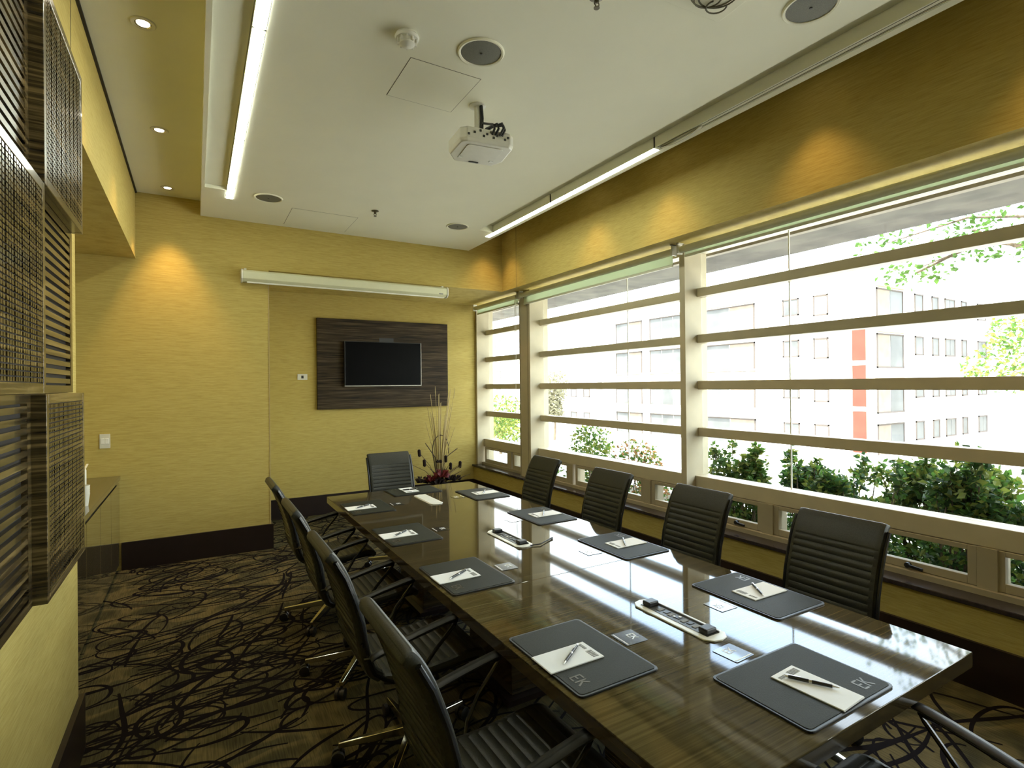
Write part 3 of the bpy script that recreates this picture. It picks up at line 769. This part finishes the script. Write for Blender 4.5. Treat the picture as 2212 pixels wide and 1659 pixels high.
# ------------------------------------------------------------------ office chairs
def cushion(prof, width, thick, r0, r1, pitch, amp):
    """upholstered pad swept along a profile of (x, z); ribs between arc lengths r0 and r1"""
    P = [Vector((p[0], 0, p[1])) for p in prof]
    # smooth resample
    dense = []
    n = len(P)
    for i in range(n-1):
        p0, p1, p2, p3 = P[max(i-1, 0)], P[i], P[i+1], P[min(i+2, n-1)]
        for k in range(16):
            t = k/16
            dense.append(.5*((2*p1) + (-p0+p2)*t + (2*p0-5*p1+4*p2-p3)*t*t + (-p0+3*p1-3*p2+p3)*t**3))
    dense.append(P[-1])
    acc = [0]
    for a, c in zip(dense[:-1], dense[1:]): acc.append(acc[-1]+(c-a).length)
    L = acc[-1]; step = pitch/8; N = int(L/step)
    pts = []; j = 0
    for i in range(N+1):
        s = L*i/N
        while j < len(acc)-2 and acc[j+1] < s: j += 1
        q = (s-acc[j])/max(acc[j+1]-acc[j], 1e-9); pts.append((s, dense[j].lerp(dense[j+1], q)))
    ys = [-width/2, -width/2+.006, -width/2+.022, -width/2+.026, 0, width/2-.026, width/2-.022, width/2-.006, width/2]
    th = [.25, .8, 1, 1, 1, 1, 1, .8, .25]; rb = [0, 0, 0, 1, 1, 1, 0, 0, 0]
    m = MB(); nc = len(ys); V = []; 
    for i, (s, p) in enumerate(pts):
        a = pts[max(i-1, 0)][1]; c = pts[min(i+1, N)][1]; d = (c-a).normalized(); nn = Vector((d.z, 0, -d.x))
        end = min(1, min(s, L-s)/.012); ef = math.sqrt(max(0, 1-(1-end)**2))*.9+.1
        ph = ((s-r0)/pitch) % 1.0
        bump = amp*(abs(math.sin(PI*ph))**.6 - 1) if r0 < s < r1 else 0
        row = []
        for y, t_, r_ in zip(ys, th, rb): row.append(p + Vector((0, y, 0)) + nn*(thick/2*t_*ef + bump*r_))
        for y, t_, r_ in zip(reversed(ys), reversed(th), reversed(rb)): row.append(p + Vector((0, y, 0)) - nn*(thick/2*t_*ef + bump*r_*.35))
        V += row
    R_ = 2*nc
    F = []
    for i in range(N):
        for k in range(R_): F.append((i*R_+k, i*R_+(k+1) % R_, (i+1)*R_+(k+1) % R_, (i+1)*R_+k))
    F.append(tuple(range(R_))[::-1]); F.append(tuple(N*R_+k for k in range(R_)))
    m.add(V, F)
    return m
BACK = [(-.402, 1.0), (-.378, .975), (-.340, .905), (-.305, .81), (-.278, .715), (-.264, .63), (-.25, .56), (-.228, .505), (-.19, .475)]
SEAT = [(-.19, .472), (-.13, .458), (-.03, .452), (.08, .458), (.17, .468), (.235, .468), (.268, .448)]
def make_chair(label):
    t = thing('office_chair', label, 'chair', (0, 0, 0), 0, 'black ribbed office chairs')
    cushion([(x, z) for x, z in BACK], .412, .046, .125, .60, .034, .019).build('backrest', 'leather_black', t, smooth=True)
    cushion([(x, z) for x, z in SEAT], .44, .042, .03, .44, .038, .017).build('seat', 'leather_black', t, smooth=True)
    for s in (-1, 1):
        y = s*.214
        MB().tube([(x+.004, y, z) for x, z in BACK[1:]] + [(x, y, z-.012) for x, z in SEAT[1:-1]], .009, 8).build('side_rail', 'rail_black', t, smooth=True)
        ya = s*.262
        fr = MB().tube([(-.262, s*.216, .575), (-.255, s*.24, .585), (-.225, ya, .595), (-.10, ya, .630), (.05, ya, .660), (.115, ya, .664), (.10, ya, .645), (.02, s*.255, .56), (-.03, s*.24, .49), (-.05, s*.215, .45)], .008, 8).build('armrest', 'rail_black', t, smooth=True)
        pad = cushion([(-.255, .592), (-.21, .612), (-.05, .652), (.08, .677), (.128, .682)], .046, .016, 9, 9, .06, 0)
        o = pad.build('arm_pad', 'arm_black', fr, smooth=True); o.location = (0, ya, 0)
    for z in (.66,): MB().tube([(-.268, -.215, z-.03), (-.283, 0, z-.03), (-.268, .215, z-.03)], .009, 8).build('back_stretcher', 'rail_black', t, smooth=True)
    MB().box(-.10, .10, -.09, .09, .385, .435).build('tilt_mechanism', 'black_plastic', t, bevel=.012)
    MB().bar((.02, -.08, .40), (.04, -.21, .405), .012, .008).build('tilt_lever', 'black_plastic', t)
    MB().tube([(0, 0, .10), (0, 0, .24), (0, 0, .241), (0, 0, .39)], [.026, .026, .015, .015], 16).build('gas_column', 'rail_black', t, smooth=True)
    MB().lathe([(0, .075), (.036, .078), (.038, .115), (.028, .13), (0, .13)], 20).build('hub', 'chrome', t, smooth=True)
    for k in range(5):
        a = math.radians(163+72*k); d = Vector((math.cos(a), math.sin(a), 0))
        m = MB(); p0, p1 = d*.02+Vector((0, 0, .105)), d*.315+Vector((0, 0, .078)); sd = Vector((-d.y, d.x, 0))
        vs = []
        for p, w, h in ((p0, .021, .018), (p1, .013, .011)):
            vs += [p+sd*w+Vector((0, 0, -h)), p-sd*w+Vector((0, 0, -h)), p-sd*w*.7+Vector((0, 0, h)), p+sd*w*.7+Vector((0, 0, h))]
        m.add(vs, [(0, 1, 2, 3), (7, 6, 5, 4)] + [(i, (i+1) % 4, 4+(i+1) % 4, 4+i) for i in range(4)])
        leg = m.build('leg', 'chrome', t, bevel=.003)
        c = d*.305; m = MB()
        m.tube([c+Vector((0, 0, .04)), c+Vector((0, 0, .075))], .007, 8)
        ax = Vector((-d.y, d.x, 0)); off = d*.012
        for s in (-1, 1): 
            q = c+off+Vector((0, 0, .028)); m.tube([q+ax*s*.006, q+ax*s*.008, q+ax*s*.024, q+ax*s*.026], [.024, .028, .028, .023], 14)
        m.tube([c+off+Vector((0, 0, .028))-ax*.007, c+off+Vector((0, 0, .028))+ax*.007], .020, 12)
        m.build('caster', 'black_plastic', leg, smooth=True)
    return t
chairs = [
    ((.83, 1.45), 0, 'black ribbed office chair nearest the camera on the panelled wall side'),
    ((.83, 2.345), 0, 'black ribbed office chair, second from the camera on the panelled wall side'),
    ((.83, 3.185), 0, 'black ribbed office chair, third from the camera on the panelled wall side'),
    ((.83, 4.03), 0, 'black ribbed office chair farthest along the panelled wall side'),
    ((2.285, 1.435), PI, 'black ribbed office chair nearest the camera on the window side'),
    ((2.285, 2.255), PI, 'black ribbed office chair, second from the camera on the window side'),
    ((2.285, 3.08), PI, 'black ribbed office chair, third from the camera on the window side'),
    ((2.285, 3.955), PI, 'black ribbed office chair farthest along the window side'),
    ((1.605, 4.735), -PI/2, 'black ribbed office chair at the far head of the table'),
    ((1.585, .66), PI/2, 'black office chair at the near table end, mostly outside the frame'),
]
c0 = None
for (x, y), rz, lb in chairs:
    if c0 is None: c0 = make_chair(lb); c0.location = (x, y, 0); c0.rotation_euler = (0, 0, rz)
    else: dup(c0, (x, y, 0), rz, lb)

# ------------------------------------------------------------------ dried flowers in the niche corner
t = thing('dried_flower_arrangement', 'tall dried stems, cattails and red blooms in a dark vase', 'flowers', (2.86, 6.85, 0))
MB().lathe([(.0, 0), (.10, 0), (.12, .04), (.14, .14), (.11, .25), (.085, .29), (.09, .30), (.08, .30), (.07, .27), (0, .26)], 24).build('vase', 'vase_glaze', t, smooth=True)
def stem(pts, r, mt='stem_tan'): return MB().tube(pts, r, 5).build('stem', mt, t, smooth=True)
rnd = random.Random(3)
for k in range(24):
    dx, dy = rnd.uniform(-.22, .30), rnd.uniform(-.12, .1); h = rnd.uniform(1.0, 1.62)
    stem([(dx*.1, dy*.1, .28), (dx*.4, dy*.4, .42+(h-.42)*.5), (dx*.8, dy, h)], [.008, .006, .003])
for (dx, h) in ((-.10, 1.22), (-.05, 1.62), (.24, 1.60)):
    o = stem([(0, 0, .28), (dx*.5, 0, h*.6), (dx, 0, h)], [.004, .004, .002])
    MB().tube([(dx*.93, 0, h-.12), (dx*.97, 0, h-.05), (dx, 0, h+.03)], [.003, .006, .001], 6).build('seed_head', 'stem_tan', o, smooth=True)
pts = [(-.02, 0, .28)] + [(.02-.12*math.cos(a), 0, .78+.20*math.sin(a)) for a in [k*PI/10 for k in range(-1, 12)]]
stem(pts, .006, 'stem_dark')
stem([(.0, 0, .28), (.04, 0, .62), (.14, .0, .70), (.27, 0, .78)], .006, 'stem_dark')
stem([(0, 0, .28), (-.06, 0, .68), (-.20, 0, .88)], .006, 'stem_dark')
for (dx, dy, z) in ((-.30, -.05, .76), (-.42, -.02, .62), (-.25, -.1, .63), (.06, -.08, .66), (.14, -.05, .55), (.28, -.05, .56)):
    o = stem([(0, 0, .28), (dx*.5, dy*.5, (.44+z)/2-.02), (dx, dy, z)], .003, 'stem_dark')
    m = MB().tube([(dx, dy, z-.05), (dx*1.01, dy, z-.038), (dx*1.03, dy, z+.038), (dx*1.035, dy, z+.05)], [.006, .021, .021, .006], 10); m.build('cattail', 'cattail', o, smooth=True)
def bloom(x, y, z, r, mt):
    m = MB()
    for k in range(14):
        a = 2*PI*k/14*1.7; e = .2+.9*k/14; d = Vector((math.cos(a)*math.cos(e), math.sin(a)*math.cos(e), math.sin(e))); sd = d.orthogonal().normalized(); n2 = d.cross(sd)
        c = Vector((x, y, z))
        m.add([c, c+d*r*.6+sd*r*.4, c+d*r*1.1, c+d*r*.6-sd*r*.4, c+d*r*.6+n2*r*.15], [(0, 1, 4), (1, 2, 4), (2, 3, 4), (3, 0, 4)])
    m.build('bloom', mt, t)
bloom(-.02, -.12, .43, .12, 'bloom_red'); bloom(-.16, -.10, .38, .10, 'bloom_red'); bloom(-.28, -.08, .37, .10, 'cattail'); bloom(.12, -.10, .37, .09, 'cattail'); bloom(-.05, -.1, .62, .05, 'cattail'); bloom(.22, -.06, .36, .08, 'cattail'); bloom(-.08, -.14, .33, .11, 'cattail')
for k in range(22):
    a = rnd.uniform(-.2, PI+.2); L = rnd.uniform(.25, .45)
    stem([(0, -.05, .30), (math.cos(a)*L*.5, -.08, .36+abs(math.sin(a))*L*.35), (math.cos(a)*L, -.1, .42+abs(math.sin(a))*L*.4)], [.007, .008, .002], 'stem_dark' if k % 3 else 'stem_tan')

# ------------------------------------------------------------------ outside: own building
struct(MB().box(3.99, 4.80, YB-2, 9, 2.845, 3.05).build('trim_7', 'concrete'), 'weathered concrete eave outside the windows')
struct(MB().box(4.0, 4.06, YB-2, 9, 2.80, 2.845).build('trim_8', 'concrete_lit'), 'pale strip painted as the lit underside of the eave')  # brightness of the lit soffit edge put into a paler strip
struct(MB().box(-2, 4.80, YB-2, 9, 3.74, 3.95).build('light_block_roof', 'concrete'))  # unseen slab added to stop light leaking in and block sun
struct(MB().box(3.98, 4.06, YB-2, 9, -6, .43).build('outer_wall', 'facade_white'))
pl = MB(); pl.box(4.06, 5.2, -3, 10, -6, .05)
struct(pl.build('planter_bed', 'soil'), 'planting bed outside the windows')
struct(MB().box(5.2, 5.35, -3, 10, -6, .25).build('planter_wall', 'facade_white'))
struct(MB().box(5.35, 120, -60, 160, -3.2, -3).build('street', 'bounce_paving'))  # ground raised and paled to bounce sunlight into the room

def leaf_cloud(m, c, rad, n, size, rn, squash=1.0, hollow=.3):
    for _ in range(n):
        while True:
            d = Vector((rn.uniform(-1, 1), rn.uniform(-1, 1), rn.uniform(-1, 1)))
            if hollow < d.length < 1: break
        p = Vector(c) + Vector((d.x*rad[0], d.y*rad[1], d.z*rad[2]))
        s = size*rn.uniform(.6, 1.25)
        a = Vector((rn.gauss(0, 1), rn.gauss(0, 1), rn.gauss(.2, .7))).normalized(); b_ = a.orthogonal().normalized(); 
        b_ = (Matrix.Rotation(rn.uniform(0, 2*PI), 3, a) @ b_); n_ = a.cross(b_)
        k = len(m.v)
        m.v += [tuple(p), tuple(p+a*s*.5+b_*s*.32+n_*s*.08), tuple(p+a*s*1.05-n_*s*.06), tuple(p+a*s*.5-b_*s*.32+n_*s*.08)]
        m.f += [(k, k+1, k+2), (k, k+2, k+3)]; m.mi += [m.cur, m.cur]
def shrub(loc, blobs, n, size, mats, label, seed, group='shrubs outside the windows'):
    rn = random.Random(seed)
    t = thing('shrub', label, 'shrub', loc, 0, group)
    tw = MB()
    blobs = [q if len(q) == 3 else (q[0], q[1], 1) for q in blobs]
    for bi, (c, rad, dn) in enumerate(blobs):
        for k in range(4 if dn > .3 else 1):
            e = Vector(c)+Vector((rn.uniform(-.5, .5)*rad[0], rn.uniform(-.5, .5)*rad[1], rn.uniform(-.2, .6)*rad[2]))
            b0 = Vector((c[0]*.4, c[1]*.6+rn.uniform(-.1, .1), 0)); md = b0.lerp(e, .5)+Vector((rn.uniform(-.06, .06), rn.uniform(-.06, .06), 0))
            tw.tube([b0, md, e], [.010, .007, .003], 5)
    tw.build('branches', 'bark', t)
    for mi, (mt, fr) in enumerate(mats):
        m = MB()
        for c, rad, dn in blobs:
            leaf_cloud(m, c, rad, int(n*fr*dn), size, rn, hollow=.15)
        o = bpy.data.objects.new('foliage', None)
        me = bpy.data.meshes.new('foliage'); me.from_pydata(m.v, [], m.f); me.materials.append(MATS[mt])
        o = bpy.data.objects.new('foliage', me); COL.objects.link(o); o.parent = t; o['kind'] = 'stuff'
dg = (('leaf_deep', .28), ('leaf_green', .44), ('leaf_yellow', .28))
lg = (('leaf_green', .6), ('leaf_yellow', .4))
ru = (('leaf_rust', .45), ('leaf_green', .35), ('leaf_yellow', .2))
def hedge(y, h, x, w):
    rn = random.Random(int(y*100)+5); bl = [((0, 0, h*.40), (.17, w, h*.40), 1.5), ((0, 0, .24), (.17, w, .22), 1)]
    for k in range(6):
        bl.append(((rn.uniform(-.04, .04), rn.uniform(-.8, .8)*w, h*rn.uniform(.6, .9)), (.13, rn.uniform(.09, .16), rn.uniform(.10, .17)), .55))
    for k in range(7):
        bl.append(((rn.uniform(-.08, .08), rn.uniform(-.95, .95)*w, h*rn.uniform(.85, 1.08)), (.03, .035, .10), .07))
    return (x, y, .05), bl
for k, (y, h, x, w, mt, lb) in enumerate((
    (3.30, .93, 4.42, .33, lg, 'light green shrub with upright shoots beside the window post'), (2.75, .84, 4.86, .42, dg, 'low leafy shrub in the back row behind the nearest window'),
    (2.36, .93, 4.42, .46, dg, 'leafy green shrub behind the middle of the nearest window'), (1.85, .98, 4.86, .42, lg, 'yellow green shrub in the back row near the right frame edge'),
    (1.48, 1.00, 4.42, .38, dg, 'dense dark green shrub nearest the right frame edge'), (.70, 1.0, 4.42, .36, dg, 'dense shrub beyond the right frame edge'), (-.1, 1.0, 4.42, .36, dg, 'dense shrub outside the window beside the camera'))):
    l, bl = hedge(y, h, x, w); shrub(l, bl, 620, .058, mt, lb, 11+k)
shrub((4.7, 5.85, .05), [((0, 0, .72), (.28, .34, .36)), ((.1, .25, .35), (.3, .3, .3))], 750, .06, lg, 'bright green shrub behind the middle window', 31)
shrub((4.75, 5.0, .05), [((0, 0, .62), (.28, .34, .30)), ((0, -.2, .35), (.3, .4, .3))], 700, .055, ru, 'rust tinged shrub behind the middle window', 32)
shrub((4.6, 7.1, .05), [((0, 0, .3), (.3, .6, .3))], 500, .055, lg, 'low shrub behind the narrow window', 34)

def tree(loc, trunk_h, blobs, n, size, mats, label, seed, tr=.12):
    rn = random.Random(seed)
    t = thing('tree', label, 'tree', loc, 0, 'trees across the street')
    tk = MB(); tk.tube([(0, 0, 0), (.1, 0, trunk_h*.5), (0, .05, trunk_h)], [tr, tr*.8, tr*.6], 8)
    tk.build('trunk', 'bark', t, smooth=True)
    for c, rad in blobs:
        MB().tube([(0, .05, trunk_h*.9), tuple(Vector((0, 0, trunk_h)).lerp(Vector(c), .5)+Vector((0, 0, -.1))), c], [tr*.5, tr*.35, tr*.12], 6).build('branch', 'bark', t, smooth=True)
    for mt, fr in mats:
        m = MB()
        for c, rad in blobs: leaf_cloud(m, c, rad, int(n*fr), size, rn, hollow=.1)
        me = bpy.data.meshes.new('foliage'); me.from_pydata(m.v, [], m.f); me.materials.append(MATS[mt])
        o = bpy.data.objects.new('foliage', me); COL.objects.link(o); o.parent = t; o['kind'] = 'stuff'
# overhanging tree on the right: bare branches at the eave and a leafy bough
rn = random.Random(5)
t = thing('tree', 'thin leafy branches overhanging under the eave at the right frame edge', 'tree', (8.6, -.4, -3), 0, 'trees across the street')
MB().tube([(0, 0, 0), (.1, .2, 3), (0, .3, 6.0), (-.3, .6, 8)], [.2, .17, .13, .08], 10).build('trunk', 'bark', t, smooth=True)
br = [[(-.05, .35, 5.6), (-.4, 2.4, 6.45), (-.55, 3.2, 6.62), (-.6, 4.1, 6.5)], [(-.05, .3, 5.2), (-.4, 2.4, 6.1), (-.5, 3.1, 6.3), (-.6, 3.7, 6.1)], [(-.1, .4, 6.2), (-.5, 2.6, 6.75), (-.6, 3.6, 6.7)], [(-.4, 2.4, 6.45), (-.5, 3.0, 6.35), (-.55, 3.75, 6.05)], [(-.4, 2.4, 6.1), (-.45, 2.8, 6.2), (-.5, 3.2, 6.5)]]
lv = MB()
for b_ in br:
    MB().tube(b_, [.035, .022, .014, .006][:len(b_)], 6).build('branch', 'bark', t, smooth=True)
    for p in b_[1:]: leaf_cloud(lv, (p[0], p[1], p[2]), (.3, .45, .2), 70, .075, rn, hollow=0)
me = bpy.data.meshes.new('foliage'); me.from_pydata(lv.v, [], lv.f); me.materials.append(MATS['leaf_green']); o = bpy.data.objects.new('foliage', me); COL.objects.link(o); o.parent = t; o['kind'] = 'stuff'

# ------------------------------------------------------------------ outside: buildings across the street
def facade_window(par, face, a0, a1, z0, z1, depth_at, kind='facade_glass', panes=2, hood=True):
    """window on a facade; face 'X' lies in the plane x = depth_at, face 'Y' in the plane y = depth_at"""
    def bx(p, q, s, e, zz0, zz1):
        return MB().box(depth_at-q, depth_at-p, s, e, zz0, zz1) if face == 'X' else MB().box(s, e, depth_at-q, depth_at-p, zz0, zz1)
    m = MB(); t_ = .09
    for s, e, c, d in ((a0, a0+t_, z0, z1), (a1-t_, a1, z0, z1), (a0, a1, z0, z0+t_), (a0, a1, z1-t_, z1)):
        q = bx(0, .06, s, e, c, d); m.add(q.v, q.f)
    w = m.build('window', 'facade_frame', par)
    step = (a1-a0-2*t_)/panes
    for k in range(panes):
        s = a0+t_+k*step
        bx(.0, .03, s+.04, s+step-.04, z0+t_, z1-t_).build('pane', kind if k % 2 == 0 else 'facade_glass', w)
    if hood: bx(0, .25, a0-.15, a1+.15, z1+.08, z1+.2).build('lintel', 'facade_beige', w)
    bx(0, .18, a0-.1, a1+.1, z0-.14, z0-.03).build('window_sill', 'facade_white', w)
t = thing('apartment_building', 'sunlit white apartment block with a red corner strip', 'building', (36, 30, -6))
ox, oy, oz = 36, 30, -6
def part(m, name, mat, par=None): 
    m.v = [(x-ox, y-oy, z-oz) for x, y, z in m.v]; return m.build(name, mat, par or t)
part(MB().box(36, 56, 17.6, 43, -6, 9.3), 'wall', 'facade_white')
part(MB().box(35.7, 56.3, 17.3, 43.3, 9.3, 9.6), 'parapet', 'facade_white')
part(MB().box(40, 48, 24, 34, 9.6, 11.2), 'roof_house', 'facade_beige')
for z in (-3.2, -.3, 2.6, 5.5): part(MB().box(35.9, 36, 17.7, 18.5, z-2.5, z+.1), 'red_strip', 'facade_red')
part(MB().box(35.92, 36, 17.55, 17.75, -6, 9.3), 'corner_strip', 'facade_beige')
for z in (.55, 3.45, 6.35, -2.35): part(MB().box(35.85, 36, 18.6, 43, z-.9, z-.75), 'floor_band', 'facade_beige')
hold = bpy.data.objects.new('hold', None)
def wnd(face, a0, a1, z0, z1, d, kind='facade_glass', panes=2, hood=True):
    if face == 'X': facade_window(t, 'X', a0-oy, a1-oy, z0-oz, z1-oz, d-ox, kind, panes, hood)
    else: facade_window(t, 'Y', a0-ox, a1-ox, z0-oz, z1-oz, d-oy, kind, panes, hood)
for zt in (7.6, 4.72, 1.83, -1.05):
    wnd('X', 25.4, 29.9, zt-2.2, zt, 36, 'facade_curtain', 2)
    wnd('X', 32.0, 36.2, zt-2.2, zt, 36, 'facade_glass', 3)
    wnd('X', 37.2, 40.8, zt-2.2, zt, 36, 'facade_curtain', 2)
    wnd('X', 22.0, 23.2, zt-1.3, zt-.1, 36, 'facade_glass', 2, False)
    wnd('X', 20.0, 21.0, zt-1.5, zt-.1, 36, 'facade_curtain', 1, False)
    for a, w_ in ((37.0, 3.4), (42.0, 1.2), (44.5, 1.0), (46.5, 1.6), (49.2, .9), (52, 1.6)):
        wnd('Y', a, a+w_, zt-(2.2 if w_ > 2 else 1.3), zt, 17.6, 'facade_curtain' if w_ > 2 else 'facade_glass', 2 if w_ > 1.5 else 1, w_ > 2)
t = thing('low_house', 'lower pale house left of the apartment block', 'building', (36, 50, -6)); oy = 50
part(MB().box(36, 50, 44, 58, -6, 2.6), 'wall', 'facade_white')
part(MB().box(35.8, 50, 43.8, 58.2, 2.6, 2.85), 'parapet', 'facade_beige')
part(MB().box(38, 42, 44.5, 48, 2.85, 4.4), 'roof_house', 'facade_beige')
for zt in (1.7, -1.3):
    for a in (45, 47.3, 49.6, 52, 54.5): wnd('X', a, a+1.1, zt-1.4, zt, 36, 'facade_glass', 1, False)
t = thing('distant_block', 'distant white block seen through the narrow window', 'building', (60, 120, -6)); ox, oy = 60, 120
part(MB().box(60, 75, 105, 140, -6, 14), 'wall', 'facade_white')
for zt in (12, 8.5, 5, 1.5):
    for a in (107, 112, 117, 122, 127, 132): wnd('X', a, a+2.6, zt-1.8, zt, 60, 'facade_glass', 2, False)
t = thing('back_house', 'pale house beyond the apartment block at the right edge', 'building', (58, 10, -6)); ox, oy = 58, 10
part(MB().box(58, 72, -4, 15, -6, 6.5), 'wall', 'facade_white')
part(MB().box(57.7, 58, 13.2, 15, -6, 6.6), 'orange_strip', 'facade_beige')
for zt in (5, 1.8, -1.4):
    for a in (0, 5, 9.5): wnd('X', a, a+1.6, zt-1.2, zt, 58, 'facade_glass', 1, False)
bpy.data.objects.remove(hold)
tree((26, 37.3, -3), 2.6, [((0, 0, 4.6), (1.2, 1.5, 1.3)), ((.4, 1.0, 3.4), (1.1, 1.2, 1.0)), ((0, 0, 2.6), (.8, .8, .9))], 800, .26, (('leaf_dusty', 1),), 'dusty brown green tree before the low house', 41)
tree((16, 28.8, -3), 1.6, [((0, 0, 3.0), (1.5, 1.9, 1.1)), ((0, -1.0, 2.0), (1.2, 1.4, .9)), ((.3, 1.3, 2.1), (1.2, 1.3, .9))], 900, .2, (('leaf_yellow', .7), ('leaf_green', .3)), 'yellow green street tree seen through the narrow window', 42)
tree((20, 2.5, -3), 3.2, [((0, 3.6, 5.0), (1.0, 1.1, .7)), ((0, 3.0, 6.0), (1.0, 1.1, .6)), ((.4, 1.6, 5.6), (1.6, 1.4, 1.2))], 520, .15, (('leaf_yellow', .6), ('leaf_green', .4)), 'pale green tree at the right frame edge', 43)
